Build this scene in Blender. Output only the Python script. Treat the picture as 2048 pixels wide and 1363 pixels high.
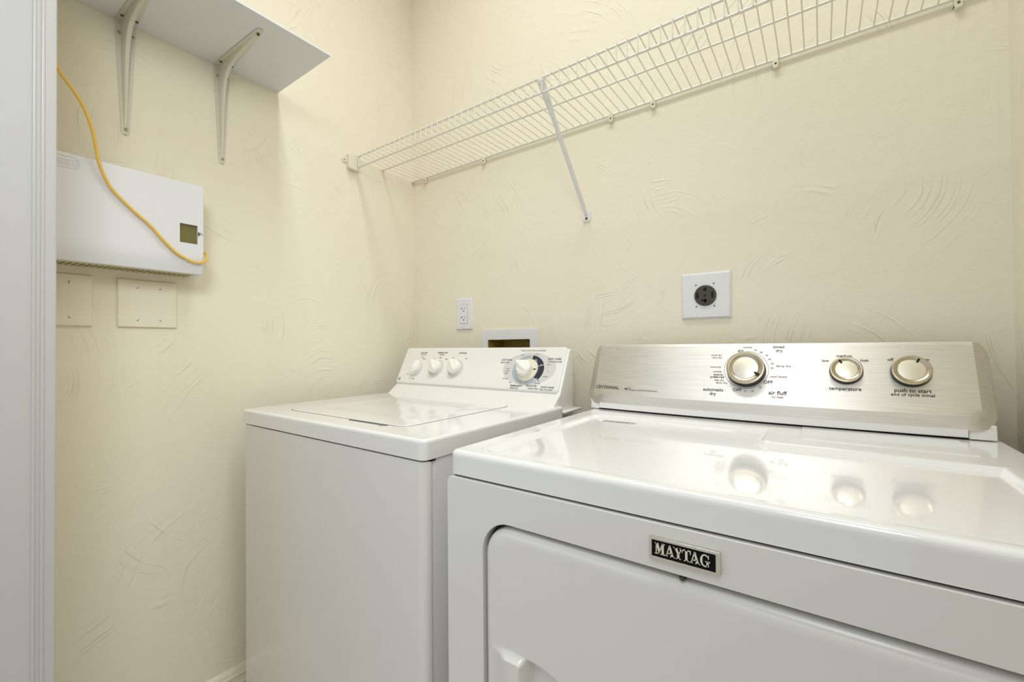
import bpy, bmesh, math, random
from mathutils import Vector, Matrix
from mathutils.geometry import tessellate_polygon
random.seed(4)
for o in list(bpy.data.objects): bpy.data.objects.remove(o)
SC = bpy.context.scene
COL = SC.collection

# ------------------------------------------------------------ camera, world, lights, exposure
cd = bpy.data.cameras.new('camera'); cam = bpy.data.objects.new('camera', cd); COL.objects.link(cam)
RT = Vector((0.8134, 0.5817, -0.0085)).normalized()
FW = Vector((-0.5816, 0.8134, 0.0110)); FW = (FW - RT * FW.dot(RT)).normalized()
UP = RT.cross(FW)
cam.matrix_world = Matrix(((RT.x, UP.x, -FW.x, 1.313), (RT.y, UP.y, -FW.y, -1.170), (RT.z, UP.z, -FW.z, 1.074), (0, 0, 0, 1)))
cd.sensor_width = 36.0; cd.sensor_fit = 'HORIZONTAL'; cd.lens = 36.0 * 864.37 / 2048.0
cd.clip_start = 0.01
SC.camera = cam
W = bpy.data.worlds.new('world'); SC.world = W; W.use_nodes = True
W.node_tree.nodes['Background'].inputs[0].default_value = (0.90, 0.955, 1.0, 1)
W.node_tree.nodes['Background'].inputs[1].default_value = 0.70
def area(name, loc, size, power, col, rot=(0, 0, 0), shape='DISK', sy=None):
    l = bpy.data.lights.new(name, 'AREA'); l.shape = shape; l.size = size
    if sy: l.size_y = sy
    l.energy = power; l.color = col
    o = bpy.data.objects.new(name, l); COL.objects.link(o); o.location = loc; o.rotation_euler = rot
    return o
cl = area('ceiling_light', (0.94, -0.62, 2.965), 1.20, 10.6, (0.93, 0.965, 1.0), shape='RECTANGLE', sy=0.22)
cl.data.spread = math.radians(130)
fl = area('added_fill_light', (1.34, -1.42, 1.95), 0.50, 3.4, (0.93, 0.965, 1.0))  # added unseen fill to brighten the left wall, not a lamp of the hall
fl.rotation_euler = (Vector((0.10, -0.70, 0.95)) - fl.location).to_track_quat('-Z', 'Y').to_euler()
fl.data.spread = math.radians(110)
vs = SC.view_settings
SC.display_settings.display_device = 'sRGB'
vs.view_transform = 'Standard'; vs.look = 'None'; vs.gamma = 1.0; vs.exposure = 0.04; vs.use_curve_mapping = False

# ------------------------------------------------------------ materials
def s2l(c):
    return tuple(((v / 255.0) / 12.92 if v / 255.0 <= 0.04045 else ((v / 255.0 + 0.055) / 1.055) ** 2.4) for v in c)
def mat(name, rgb, rough=0.5, metal=0.0, noise=0.0, nscale=40, bump=0.0, bscale=200, coat=0.0, spec=0.5):
    m = bpy.data.materials.new(name); m.use_nodes = True; nt = m.node_tree; b = nt.nodes['Principled BSDF']
    c = s2l(rgb)
    b.inputs['Roughness'].default_value = rough; b.inputs['Metallic'].default_value = metal
    b.inputs['Specular IOR Level'].default_value = spec
    b.inputs['Coat Weight'].default_value = coat; b.inputs['Coat Roughness'].default_value = 0.04
    tc = nt.nodes.new('ShaderNodeTexCoord')
    n = nt.nodes.new('ShaderNodeTexNoise'); n.inputs['Scale'].default_value = nscale; n.inputs['Detail'].default_value = 4
    nt.links.new(tc.outputs['Object'], n.inputs['Vector'])
    r = nt.nodes.new('ShaderNodeMix'); r.data_type = 'RGBA'
    k = 1.0 - noise
    r.inputs['A'].default_value = (c[0] * k, c[1] * k, c[2] * k, 1)
    r.inputs['B'].default_value = (min(1, c[0] * (1 + noise)), min(1, c[1] * (1 + noise)), min(1, c[2] * (1 + noise)), 1)
    nt.links.new(n.outputs['Fac'], r.inputs['Factor']); nt.links.new(r.outputs['Result'], b.inputs['Base Color'])
    if bump:
        n2 = nt.nodes.new('ShaderNodeTexNoise'); n2.inputs['Scale'].default_value = bscale; n2.inputs['Detail'].default_value = 3
        nt.links.new(tc.outputs['Object'], n2.inputs['Vector'])
        bp = nt.nodes.new('ShaderNodeBump'); bp.inputs['Strength'].default_value = bump; bp.inputs['Distance'].default_value = 0.001
        nt.links.new(n2.outputs['Fac'], bp.inputs['Height']); nt.links.new(bp.outputs['Normal'], b.inputs['Normal'])
    return m
def wall_mat(name, rgb):
    """painted hand-trowelled plaster: fine grain plus patches of parallel arcs"""
    m = bpy.data.materials.new(name); m.use_nodes = True; nt = m.node_tree; b = nt.nodes['Principled BSDF']
    N = lambda t: nt.nodes.new(t)
    L = nt.links.new
    b.inputs['Roughness'].default_value = 0.72; b.inputs['Specular IOR Level'].default_value = 0.3
    tc = N('ShaderNodeTexCoord'); c = s2l(rgb)
    n0 = N('ShaderNodeTexNoise'); n0.inputs['Scale'].default_value = 2.5; L(tc.outputs['Object'], n0.inputs['Vector'])
    mx = N('ShaderNodeMix'); mx.data_type = 'RGBA'
    mx.inputs['A'].default_value = (c[0] * .975, c[1] * .975, c[2] * .965, 1); mx.inputs['B'].default_value = (c[0], c[1], c[2], 1)
    L(n0.outputs['Fac'], mx.inputs['Factor']); L(mx.outputs['Result'], b.inputs['Base Color'])
    # trowel arcs: in each cell, rings about a far random centre, broken up and masked
    def M(op, *args):
        n = N('ShaderNodeMath'); n.operation = op
        for i, v in enumerate(args):
            if hasattr(v, 'links'): L(v, n.inputs[i])
            else: n.inputs[i].default_value = v
        return n.outputs[0]
    def V(op, *args):
        n = N('ShaderNodeVectorMath'); n.operation = op
        for i, v in enumerate(args):
            if hasattr(v, 'links'): L(v, n.inputs[i])
            else: n.inputs[i].default_value = v
        return n
    def arcs(scale, off):
        P = V('ADD', tc.outputs['Object'], off).outputs[0]
        vo = N('ShaderNodeTexVoronoi'); vo.inputs['Scale'].default_value = scale; L(P, vo.inputs['Vector'])
        cc = V('SUBTRACT', vo.outputs['Color'], (.5, .5, .5)).outputs[0]
        cen = V('ADD', vo.outputs['Position'], V('MULTIPLY', cc, (.5, .5, .5)).outputs[0]).outputs[0]
        ln = V('DISTANCE', P, cen).outputs['Value']
        wob = N('ShaderNodeTexNoise'); wob.inputs['Scale'].default_value = 14; wob.inputs['Detail'].default_value = 1; L(P, wob.inputs['Vector'])
        r = M('ADD', ln, M('MULTIPLY', wob.outputs['Fac'], .014))
        cx_ = N('ShaderNodeCombineXYZ'); L(M('MULTIPLY', r, 150.0), cx_.inputs[0]); L(M('MULTIPLY', vo.outputs['Distance'], .5), cx_.inputs[1]); L(cc, cx_.inputs[2]) if False else None
        sep = N('ShaderNodeSeparateXYZ'); L(vo.outputs['Color'], sep.inputs[0]); L(M('MULTIPLY', sep.outputs[0], 40.0), cx_.inputs[2])
        n1 = N('ShaderNodeTexNoise'); n1.inputs['Scale'].default_value = 1.0; n1.inputs['Detail'].default_value = 1.0; L(cx_.outputs[0], n1.inputs['Vector'])
        rg = N('ShaderNodeMapRange'); rg.interpolation_type = 'SMOOTHSTEP'; rg.inputs['From Min'].default_value = .56; rg.inputs['From Max'].default_value = .66; L(n1.outputs['Fac'], rg.inputs['Value'])
        fd = N('ShaderNodeMapRange'); fd.inputs['From Min'].default_value = .62; fd.inputs['From Max'].default_value = .30; L(vo.outputs['Distance'], fd.inputs['Value'])
        mk = N('ShaderNodeTexNoise'); mk.inputs['Scale'].default_value = scale * 1.7; mk.inputs['Detail'].default_value = 2.5; L(P, mk.inputs['Vector'])
        mr = N('ShaderNodeMapRange'); mr.inputs['From Min'].default_value = .50; mr.inputs['From Max'].default_value = .64; L(mk.outputs['Fac'], mr.inputs['Value'])
        return M('MULTIPLY', M('MULTIPLY', rg.outputs['Result'], fd.outputs['Result']), mr.outputs['Result'])
    a1 = arcs(4.2, (0, 0, 0)); a2 = arcs(6.5, (4.3, 9.1, 1.7))
    ad = N('ShaderNodeMath'); ad.operation = 'ADD'; L(a1, ad.inputs[0]); L(a2, ad.inputs[1])
    sc = N('ShaderNodeMath'); sc.operation = 'MULTIPLY'; sc.inputs[1].default_value = 0.55; L(ad.outputs[0], sc.inputs[0])
    g = N('ShaderNodeTexNoise'); g.inputs['Scale'].default_value = 260; g.inputs['Detail'].default_value = 3; L(tc.outputs['Object'], g.inputs['Vector'])
    gs = N('ShaderNodeMath'); gs.operation = 'MULTIPLY'; gs.inputs[1].default_value = 0.20; L(g.outputs['Fac'], gs.inputs[0])
    g2 = N('ShaderNodeTexNoise'); g2.inputs['Scale'].default_value = 28; g2.inputs['Detail'].default_value = 3; L(tc.outputs['Object'], g2.inputs['Vector'])
    a3 = N('ShaderNodeMath'); a3.operation = 'ADD'; L(sc.outputs[0], a3.inputs[0]); L(gs.outputs[0], a3.inputs[1])
    g2s = N('ShaderNodeMath'); g2s.operation = 'MULTIPLY'; g2s.inputs[1].default_value = 0.55; L(g2.outputs['Fac'], g2s.inputs[0])
    a4 = N('ShaderNodeMath'); a4.operation = 'ADD'; L(a3.outputs[0], a4.inputs[0]); L(g2s.outputs[0], a4.inputs[1])
    bp = N('ShaderNodeBump'); bp.inputs['Strength'].default_value = 0.9; bp.inputs['Distance'].default_value = 0.0022
    L(a4.outputs[0], bp.inputs['Height']); L(bp.outputs['Normal'], b.inputs['Normal'])
    return m
def steel_mat(name, rgb, rough=0.3):
    m = bpy.data.materials.new(name); m.use_nodes = True; nt = m.node_tree; b = nt.nodes['Principled BSDF']; L = nt.links.new
    c = s2l(rgb)
    tc = nt.nodes.new('ShaderNodeTexCoord'); mp = nt.nodes.new('ShaderNodeMapping'); mp.inputs['Scale'].default_value = (6, 300, 300)
    L(tc.outputs['Object'], mp.inputs['Vector'])
    n = nt.nodes.new('ShaderNodeTexNoise'); n.inputs['Scale'].default_value = 1.0; n.inputs['Detail'].default_value = 3; L(mp.outputs['Vector'], n.inputs['Vector'])
    mx = nt.nodes.new('ShaderNodeMix'); mx.data_type = 'RGBA'
    mx.inputs['A'].default_value = (c[0] * .80, c[1] * .80, c[2] * .80, 1); mx.inputs['B'].default_value = (min(1, c[0] * 1.1), min(1, c[1] * 1.1), min(1, c[2] * 1.1), 1)
    L(n.outputs['Fac'], mx.inputs['Factor']); L(mx.outputs['Result'], b.inputs['Base Color'])
    rr = nt.nodes.new('ShaderNodeMapRange'); rr.inputs['To Min'].default_value = rough - .05; rr.inputs['To Max'].default_value = rough + .08
    L(n.outputs['Fac'], rr.inputs['Value']); L(rr.outputs['Result'], b.inputs['Roughness'])
    b.inputs['Metallic'].default_value = 1.0
    b.inputs['Anisotropic'].default_value = 0.75
    cb = nt.nodes.new('ShaderNodeCombineXYZ'); cb.inputs[0].default_value = 0.0; cb.inputs[1].default_value = 0.402; cb.inputs[2].default_value = 0.915
    L(cb.outputs[0], b.inputs['Tangent'])
    bp = nt.nodes.new('ShaderNodeBump'); bp.inputs['Strength'].default_value = 0.25; bp.inputs['Distance'].default_value = 0.0004
    L(n.outputs['Fac'], bp.inputs['Height']); L(bp.outputs['Normal'], b.inputs['Normal'])
    return m

M_WALL = wall_mat('cream_plaster', (235, 228, 209))
M_CEIL = mat('ceiling_paint', (246, 244, 240), 0.8, bump=.3)
M_FLOOR = mat('floor_vinyl', (222, 215, 202), 0.5, noise=.12, nscale=9)
M_BASE = mat('cream_baseboard_paint', (232, 224, 204), 0.5)
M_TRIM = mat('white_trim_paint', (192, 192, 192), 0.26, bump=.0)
M_ENAM = mat('white_enamel', (224, 223, 220), 0.20, noise=.01, bump=.03, bscale=420, coat=.08)
M_ENAMLIT = mat('white_enamel_lit_top', (232, 232, 231), 0.10, noise=.008, coat=.5)  # same enamel as the fronts, lightened to stand for light on the tops
M_PLAS = mat('white_plastic', (236, 235, 230), 0.32, noise=.01)
M_KNOB = mat('ivory_plastic', (240, 238, 230), 0.28)
M_DIAL = mat('cream_dial_plastic', (232, 226, 206), 0.3)
M_GREYW = mat('grey_plastic_strip', (236, 236, 234), 0.35)
M_SEAMSH = mat('grey_seam_shade', (128, 125, 116), 0.6)
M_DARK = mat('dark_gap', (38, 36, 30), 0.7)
M_BLACK = mat('black_plastic', (14, 13, 11), 0.45, spec=.3)
M_BPLATE = mat('badge_black', (5, 5, 5), 0.5, spec=.15)
M_BLK2 = mat('receptacle_black', (66, 61, 52), 0.45, noise=.1)
M_STEEL = steel_mat('brushed_steel', (236, 233, 227), 0.45)
M_RING = mat('nickel_ring', (196, 186, 164), 0.22, 1.0)
M_CAP = mat('satin_nickel_cap', (232, 228, 214), 0.32, 1.0)
M_INK = mat('dark_ink', (72, 64, 54), 0.6)
M_INKB = mat('black_ink', (40, 36, 32), 0.6)
M_INKR = mat('brown_ink', (150, 110, 92), 0.6)
M_INKG = mat('grey_ink', (132, 128, 120), 0.6)
M_NAVY = mat('navy_print', (48, 50, 68), 0.4)
M_BLUE = mat('blue_grey_print', (172, 182, 192), 0.4)
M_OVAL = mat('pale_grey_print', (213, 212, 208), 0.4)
M_WIRE = mat('white_vinyl_wire', (226, 222, 210), 0.35)
M_BRACE = mat('white_brace', (226, 226, 224), 0.35)
M_CLIP = mat('ivory_clip', (226, 220, 200), 0.4)
M_MELA = mat('white_melamine', (220, 222, 225), 0.4)
M_BRKT = mat('ivory_steel_bracket', (212, 208, 192), 0.38)
M_HOLE = mat('screw_hole_olive', (84, 78, 46), 0.5)
M_DSCR = mat('dark_zinc_screw', (92, 84, 66), 0.25, 0.9)
M_SCREW = mat('zinc_screw', (176, 168, 148), 0.35, 0.8)
M_PANEL = mat('grey_white_cover', (222, 223, 226), 0.45, noise=.01, bump=.06, bscale=300)
M_PANEB = mat('wall_bounce_tan', (204, 194, 150), 0.5)  # cover underside, yellowed in colour for light bounced off the cream wall
M_OLIVE = mat('olive_window', (112, 106, 62), 0.18, noise=.12, nscale=25)
M_CABLE = mat('yellow_cable_jacket', (228, 188, 92), 0.38, noise=.04)
M_PLATE = mat('white_wall_plate', (226, 226, 228), 0.3)
M_PLATEC = mat('cream_painted_plate', (234, 227, 209), 0.45)
M_TAN = mat('olive_tan_recess', (158, 134, 66), 0.6, noise=.1, nscale=12)
M_BADGE = mat('badge_chrome', (214, 210, 198), 0.22, 0.85)
M_LETTER = mat('badge_letters', (226, 222, 206), 0.35, 0.3)

# ------------------------------------------------------------ geometry helpers
ROOTLOC = {}
def root(name, loc, label, cat, group=None):
    o = bpy.data.objects.new(name, None); COL.objects.link(o); o.location = loc; o.empty_display_size = .05
    o['label'] = label; o['category'] = cat
    if group: o['group'] = group
    return o
def wloc(o):
    v = Vector((0, 0, 0))
    while o is not None: v += o.location; o = o.parent
    return v
def build(name, bm, m, parent=None, smooth=True, ang=32, label=None, bevel=0.0, kind=None):
    """bm holds world coordinates"""
    bmesh.ops.recalc_face_normals(bm, faces=bm.faces)
    if parent is not None:
        bmesh.ops.translate(bm, verts=bm.verts, vec=-wloc(parent))
    if smooth:
        for f in bm.faces: f.smooth = True
        lim = math.radians(ang)
        for e in bm.edges:
            if len(e.link_faces) == 2 and e.calc_face_angle(0) > lim: e.smooth = False
    me = bpy.data.meshes.new(name); bm.to_mesh(me); bm.free()
    ms = m if isinstance(m, (list, tuple)) else [m]
    for x in ms: me.materials.append(x)
    o = bpy.data.objects.new(name, me); COL.objects.link(o)
    if parent is not None: o.parent = parent
    if label: o['label'] = label
    if kind: o['kind'] = kind
    if bevel:
        b = o.modifiers.new('bevel', 'BEVEL'); b.width = bevel; b.segments = 3; b.limit_method = 'ANGLE'; b.angle_limit = math.radians(40)
    return o
def addbox(bm, x0, x1, y0, y1, z0, z1, mp=None):
    vs_ = [(x, y, z) for x in (x0, x1) for y in (y0, y1) for z in (z0, z1)]
    v = [bm.verts.new(mp(*p) if mp else p) for p in vs_]
    for f in ((0, 1, 3, 2), (4, 6, 7, 5), (0, 4, 5, 1), (2, 3, 7, 6), (0, 2, 6, 4), (1, 5, 7, 3)): bm.faces.new([v[i] for i in f])
def box(name, x0, x1, y0, y1, z0, z1, m, parent=None, mp=None, **k):
    bm = bmesh.new(); addbox(bm, x0, x1, y0, y1, z0, z1, mp); return build(name, bm, m, parent, **k)
def frame_of(d):
    d = d.normalized(); a = Vector((0, 0, 1)) if abs(d.z) < .9 else Vector((1, 0, 0))
    u = d.cross(a).normalized(); return u, d.cross(u).normalized()
def addtube(bm, pts, r, n=8, cap=True, flat=1.0, fixed=None):
    pts = [Vector(p) for p in pts]; rings = []
    pu = None
    for i, p in enumerate(pts):
        d = (pts[min(i + 1, len(pts) - 1)] - pts[max(i - 1, 0)]).normalized()
        if pu is None: u, w = frame_of(d) if fixed is None else ((fixed - d * fixed.dot(d)).normalized(), d.cross(fixed).normalized())
        else:
            u = (pu - d * pu.dot(d)).normalized(); w = d.cross(u)
        pu = u
        rr = r[i] if isinstance(r, (list, tuple)) else r
        rings.append([bm.verts.new(p + u * (rr * math.cos(2 * math.pi * k / n)) + w * (rr * flat * math.sin(2 * math.pi * k / n))) for k in range(n)])
    for a, b in zip(rings, rings[1:]):
        for k in range(n): bm.faces.new((a[k], a[(k + 1) % n], b[(k + 1) % n], b[k]))
    if cap: bm.faces.new(rings[0][::-1]); bm.faces.new(rings[-1])
def tube(name, pts, r, m, parent=None, n=8, **k):
    bm = bmesh.new(); addtube(bm, pts, r, n, **{q: k.pop(q) for q in ('flat', 'fixed') if q in k}); return build(name, bm, m, parent, **k)
def addlathe(bm, prof, mp, n=32):
    """prof: list of (r, h); mp(a, b, c) -> world"""
    rings = []
    for r, h in prof:
        if r < 1e-6: rings.append([bm.verts.new(mp(0, 0, h))])
        else: rings.append([bm.verts.new(mp(r * math.cos(2 * math.pi * k / n), r * math.sin(2 * math.pi * k / n), h)) for k in range(n)])
    for a, b in zip(rings, rings[1:]):
        for k in range(n):
            q = [a[k % len(a)], a[(k + 1) % len(a)], b[(k + 1) % len(b)], b[k % len(b)]]
            u = []
            for v in q:
                if v not in u: u.append(v)
            if len(u) > 2: bm.faces.new(u)
def lathe(name, prof, mp, m, parent=None, n=32, **k):
    bm = bmesh.new(); addlathe(bm, prof, mp, n); return build(name, bm, m, parent, **k)
def addprism(bm, poly, h0, h1, mp, holes=()):
    """polygon(s) in (a,b) extruded along c; triangulated caps, so holes are fine"""
    loops = [list(poly)] + [list(h) for h in holes]
    flat = [p for l in loops for p in l]
    tri = tessellate_polygon([[Vector((p[0], p[1], 0)) for p in l] for l in loops])
    lo = [bm.verts.new(mp(p[0], p[1], h0)) for p in flat]; hi = [bm.verts.new(mp(p[0], p[1], h1)) for p in flat]
    for t in tri:
        bm.faces.new([hi[i] for i in t]); bm.faces.new([lo[i] for i in reversed(t)])
    s = 0
    for l in loops:
        n = len(l)
        for i in range(n): bm.faces.new((lo[s + i], lo[s + (i + 1) % n], hi[s + (i + 1) % n], hi[s + i]))
        s += n
def prism(name, poly, h0, h1, mp, m, parent=None, holes=(), **k):
    bm = bmesh.new(); addprism(bm, poly, h0, h1, mp, holes); return build(name, bm, m, parent, **k)
def rrect(x0, x1, y0, y1, r, n=6):
    out = []
    for cx, cy, a in ((x1 - r, y1 - r, 0), (x0 + r, y1 - r, 90), (x0 + r, y0 + r, 180), (x1 - r, y0 + r, 270)):
        for i in range(n + 1):
            t = math.radians(a + 90.0 * i / n); out.append((cx + r * math.cos(t), cy + r * math.sin(t)))
    return out
def sdrr(x, y, x0, x1, y0, y1, R):
    """inside distance to a rounded rectangle (positive inside)"""
    cx, cy = (x0 + x1) / 2, (y0 + y1) / 2
    qx = abs(x - cx) - (x1 - x0) / 2 + R; qy = abs(y - cy) - (y1 - y0) / 2 + R
    return -(math.hypot(max(qx, 0), max(qy, 0)) + min(max(qx, qy), 0) - R)
def sstep(a, b, x):
    t = max(0.0, min(1.0, (x - a) / (b - a))); return t * t * (3 - 2 * t)
def pillow(name, x0, x1, y0, y1, R, rim, top, bot, mp, m, parent=None, zf=None, nx=8, ny=8, exx=(), exy=(), rimf=None, **k):
    """a slab with rounded plan corners R and rolled top edge rim, as a height field with a skirt"""
    e = sorted(set([0, R * .06, R * .2, R * .42, R * .7, R] + [rim * q for q in (0, .08, .2, .4, .7, 1.0)]))
    e = [q for i, q in enumerate(e) if i == 0 or q - e[i - 1] > 1e-5]
    em = e[-1]
    def line(lo, hi, n, ex):
        a = [lo + q for q in e]; b = [hi - q for q in reversed(e)]
        inner = [lo + em + (hi - lo - 2 * em) * i / n for i in range(1, n)]
        ex_ = [q for q in ex if lo + em < q < hi - em]
        mid = sorted(inner + ex_); out = []
        for q in mid:
            if q in ex_ or all(abs(q - w) > 4e-4 for w in ex_): out.append(q)
        return a + out + b
    xs = line(x0, x1, nx, exx); g = []
    bm = bmesh.new()
    for x in xs:
        d = min(x - x0, x1 - x)
        cut = R - math.sqrt(max(0, R * R - (R - d) ** 2)) if d < R else 0.0
        ys = line(y0, y1, ny, exy)
        ys = [min(max(y, y0 + cut), y1 - cut) for y in ys]
        # keep rows distinct in the corner zone
        lo, hi = y0 + cut, y1 - cut
        base = line(y0, y1, ny, exy)
        ys = []
        for i, y in enumerate(base):
            if y - y0 < em: ys.append(lo + (y - y0) * (em + .0 - cut) / em if cut < em else lo + (y - y0) * 1e-3)
            elif y1 - y < em: ys.append(hi - (y1 - y) * (em - cut) / em if cut < em else hi - (y1 - y) * 1e-3)
            else: ys.append(y)
        col = []
        for y in ys:
            dd = max(0.0, sdrr(x, y, x0, x1, y0, y1, R))
            z = (zf(x, y) if zf else top)
            if rimf: z -= rimf(dd)
            elif dd < rim: z -= rim - math.sqrt(max(0, rim * rim - (rim - dd) ** 2))
            col.append((x, y, z))
        g.append(col)
    V = [[bm.verts.new(mp(*p)) for p in c] for c in g]
    nxs, nys = len(g), len(g[0])
    for i in range(nxs - 1):
        for j in range(nys - 1): bm.faces.new((V[i][j], V[i + 1][j], V[i + 1][j + 1], V[i][j + 1]))
    loop = [(i, 0) for i in range(nxs)] + [(nxs - 1, j) for j in range(1, nys)] + [(i, nys - 1) for i in range(nxs - 2, -1, -1)] + [(0, j) for j in range(nys - 2, 0, -1)]
    low = [bm.verts.new(mp(g[i][j][0], g[i][j][1], bot)) for i, j in loop]; n = len(loop)
    mid = [bm.verts.new(mp(g[i][j][0], g[i][j][1], g[i][j][2] + (bot - g[i][j][2]) * .08)) for i, j in loop]
    for a in range(n):
        i, j = loop[a]; i2, j2 = loop[(a + 1) % n]
        bm.faces.new((V[i][j], mid[a], mid[(a + 1) % n], V[i2][j2]))
        bm.faces.new((mid[a], low[a], low[(a + 1) % n], mid[(a + 1) % n]))
    bm.faces.new(low[::-1])
    bmesh.ops.remove_doubles(bm, verts=bm.verts, dist=2e-6)
    return build(name, bm, m, parent, **k)
ID = lambda a, b, c: Vector((a, b, c))
BACK = lambda a, b, c: Vector((a, -c, b))          # plates on the back wall: a right, b up, c out
LEFT = lambda a, b, c: Vector((c, a, b))           # plates on the left wall: a along y, b up, c out
def at(mp, a0, b0, c0=0.0, rot=0.0):
    cr, sr = math.cos(rot), math.sin(rot)
    return lambda a, b, c: mp(a0 + a * cr - b * sr, b0 + a * sr + b * cr, c0 + c)
def text_part(name, items, mp, m, parent, h=0.0, **k):
    """items: (string, a, b, size, align[, rot, xscale]); flat printed lettering, one part per item"""
    dg = bpy.context.evaluated_depsgraph_get()
    for it in items:
        bm = bmesh.new()
        s, a, b, size, al = it[:5]; rot = it[5] if len(it) > 5 else 0; xs = it[6] if len(it) > 6 else 1
        c = bpy.data.curves.new('txt', 'FONT'); c.body = s; c.size = size; c.align_x = al; c.align_y = 'CENTER'; c.resolution_u = 3; c.offset = size * .018
        o = bpy.data.objects.new('txt', c); COL.objects.link(o)
        dg.update(); me = o.evaluated_get(dg).to_mesh()
        cr, sr = math.cos(rot), math.sin(rot)
        vv = [bm.verts.new(mp(a + v.co.x * xs * cr - v.co.y * sr, b + v.co.x * xs * sr + v.co.y * cr, h)) for v in me.vertices]
        for p in me.polygons:
            try: bm.faces.new([vv[i] for i in p.vertices])
            except ValueError: pass
        o.evaluated_get(dg).to_mesh_clear(); bpy.data.objects.remove(o); bpy.data.curves.remove(c)
        me = bpy.data.meshes.new(name)
        bmesh.ops.translate(bm, verts=bm.verts, vec=-wloc(parent)); bm.to_mesh(me); bm.free(); me.materials.append(m)
        o = bpy.data.objects.new(name, me); COL.objects.link(o); o.parent = parent
def structure(o): o['kind'] = 'structure'; return o
def clone(o, dv, parent=None):
    c = o.copy(); COL.objects.link(c); c.location = Vector(o.location) + Vector(dv)
    if parent is not None: c.parent = parent
    return c

# ------------------------------------------------------------ room shell
RX, RYF, CZ = 1.600, -1.030, 3.00       # right wall, front wall (room side), ceiling
structure(box('floor', -.12, RX + .12, -2.6, .12, -.06, 0, M_FLOOR, smooth=False))
structure(box('ceiling', -.12, RX + .12, -2.6, .12, CZ, CZ + .06, M_CEIL, smooth=False))
structure(box('wall_left', -.12, 0, -1.15, .12, 0, CZ, M_WALL, smooth=False))
structure(box('wall_right', RX, RX + .12, -2.6, .12, 0, CZ, M_WALL, smooth=False))
# back wall with the hole for the recessed supply box
HX0, HX1, HZ0, HZ1 = .3745, .5520, .930, 1.0970
bm = bmesh.new()
addprism(bm, [(0, 0), (RX, 0), (RX, CZ), (0, CZ)], -.12, 0, BACK, holes=[[(HX0, HZ0), (HX1, HZ0), (HX1, HZ1), (HX0, HZ1)]])
structure(build('wall_back', bm, M_WALL, smooth=False))
# wall with the doorway the picture is taken through
JX, HZ = 0.300, 2.05
bm = bmesh.new(); addbox(bm, 0, JX - .022, -1.15, RYF, 0, CZ); addbox(bm, JX - .022, RX, -1.15, RYF, HZ + .022, CZ)
structure(build('wall_front', bm, M_WALL, smooth=False))
# door jamb lining with moulded stop on the left side of the opening
jp = [(-1.152, JX - .022), (-1.152, JX), (-1.0580, JX), (-1.0570, JX)]
for yb in (-1.0543, -1.0448):
    for i in range(9):
        t = math.pi * (1 - i / 8); jp.append((yb + .0025 * math.cos(t), JX + .0022 * math.sin(t)))
jp += [(-1.0410, JX), (-1.0320, JX - .0002), (-1.0300, JX - .0010), (-1.0290, JX - .0024), (-1.0286, JX - .0045), (-1.0284, JX - .022)]
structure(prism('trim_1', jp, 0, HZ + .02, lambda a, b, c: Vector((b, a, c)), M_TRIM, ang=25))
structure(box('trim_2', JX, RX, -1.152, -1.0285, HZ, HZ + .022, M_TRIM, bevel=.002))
# baseboards: stepped moulded cap on a tall board
bp_ = [(0, 0), (.017, 0), (.017, .150), (.0150, .158), (.0185, .163), (.0185, .167), (.0145, .171), (.0130, .183), (.0155, .1855), (.0155, .189), (.0120, .1925), (.0105, .199), (.0075, .2035), (.0030, .2068), (0, .2075)]
structure(prism('baseboard_left', bp_, -1.028, -.0005, lambda a, b, c: Vector((a, c, b)), M_BASE, ang=20))
structure(prism('baseboard_back', bp_, .0205, RX - .001, lambda a, b, c: Vector((c, -a, b)), M_BASE, ang=20))

# ------------------------------------------------------------ washing machine
WX0, WX1, WF = .0695, .7605, -.658
w = root('washing_machine', ((WX0 + WX1) / 2, -.36, 0), 'white top-loading washing machine with a sloped white control console, left of the dryer', 'washing machine')
cw = rrect(WX0 + .003, WX1 - .003, -.6365, -.055, .004, 2)
prism('cabinet', cw, .03, .8765, ID, M_ENAM, w)
fp = [(WX0 + .002, -.6385)]
for i in range(9):
    t = math.radians(180 + 90 * i / 8); fp.append((WX0 + .002 + .018 + .018 * math.cos(t), WF + .003 + .015 + .015 * math.sin(t)))
for i in range(9):
    t = math.radians(270 + 90 * i / 8); fp.append((WX1 - .002 - .018 + .018 * math.cos(t), WF + .003 + .015 + .015 * math.sin(t)))
fp.append((WX1 - .002, -.6385))
prism('front_panel', fp, .045, .8745, ID, M_ENAM, w, ang=30)
def wtop(x, y):
    z = .914
    if y > -.232: t = min(1, (y + .232) / .070); z += .0300 * t ** 2.1
    # shallow pan around the lid
    d2 = sdrr(x, y, .4560, .5950, -.6090, -.570, .010)
    z = min(z, .914 - .0100 * sstep(0, .0030, d2))
    return z
pillow('top_panel', WX0, WX1, WF, -.1625, .014, .0065, .914, .8782, ID, M_ENAMLIT, w, zf=wtop, nx=50, ny=50,
       exx=[.4560 + .0011 * i for i in range(5)] + [.595 - .0011 * i for i in range(5)],
       exy=[-.609 + .0009 * i for i in range(6)] + [-.232 + .004 * i for i in range(16)])
def wlid(x, y):
    d = sdrr(x, y, .215, .610, -.545, -.250, .06)
    return .9158 - .0010 * sstep(0, .05, d)
pillow('lid', .1865, .6395, -.5960, -.2350, .028, .0016, .9158, .9065, ID, M_ENAMLIT, w, zf=wlid, nx=34, ny=28)
seam_bm = bmesh.new(); addprism(seam_bm, rrect(.1846, .6414, -.5979, -.2331, .030, 8), .9120, .9144, ID, holes=[rrect(.1870, .6390, -.5955, -.2355, .0275, 8)])
build('lid_seam_shade', seam_bm, M_SEAMSH, w)  # grey ring drawn in for the shade of the seam around the lid
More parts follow.
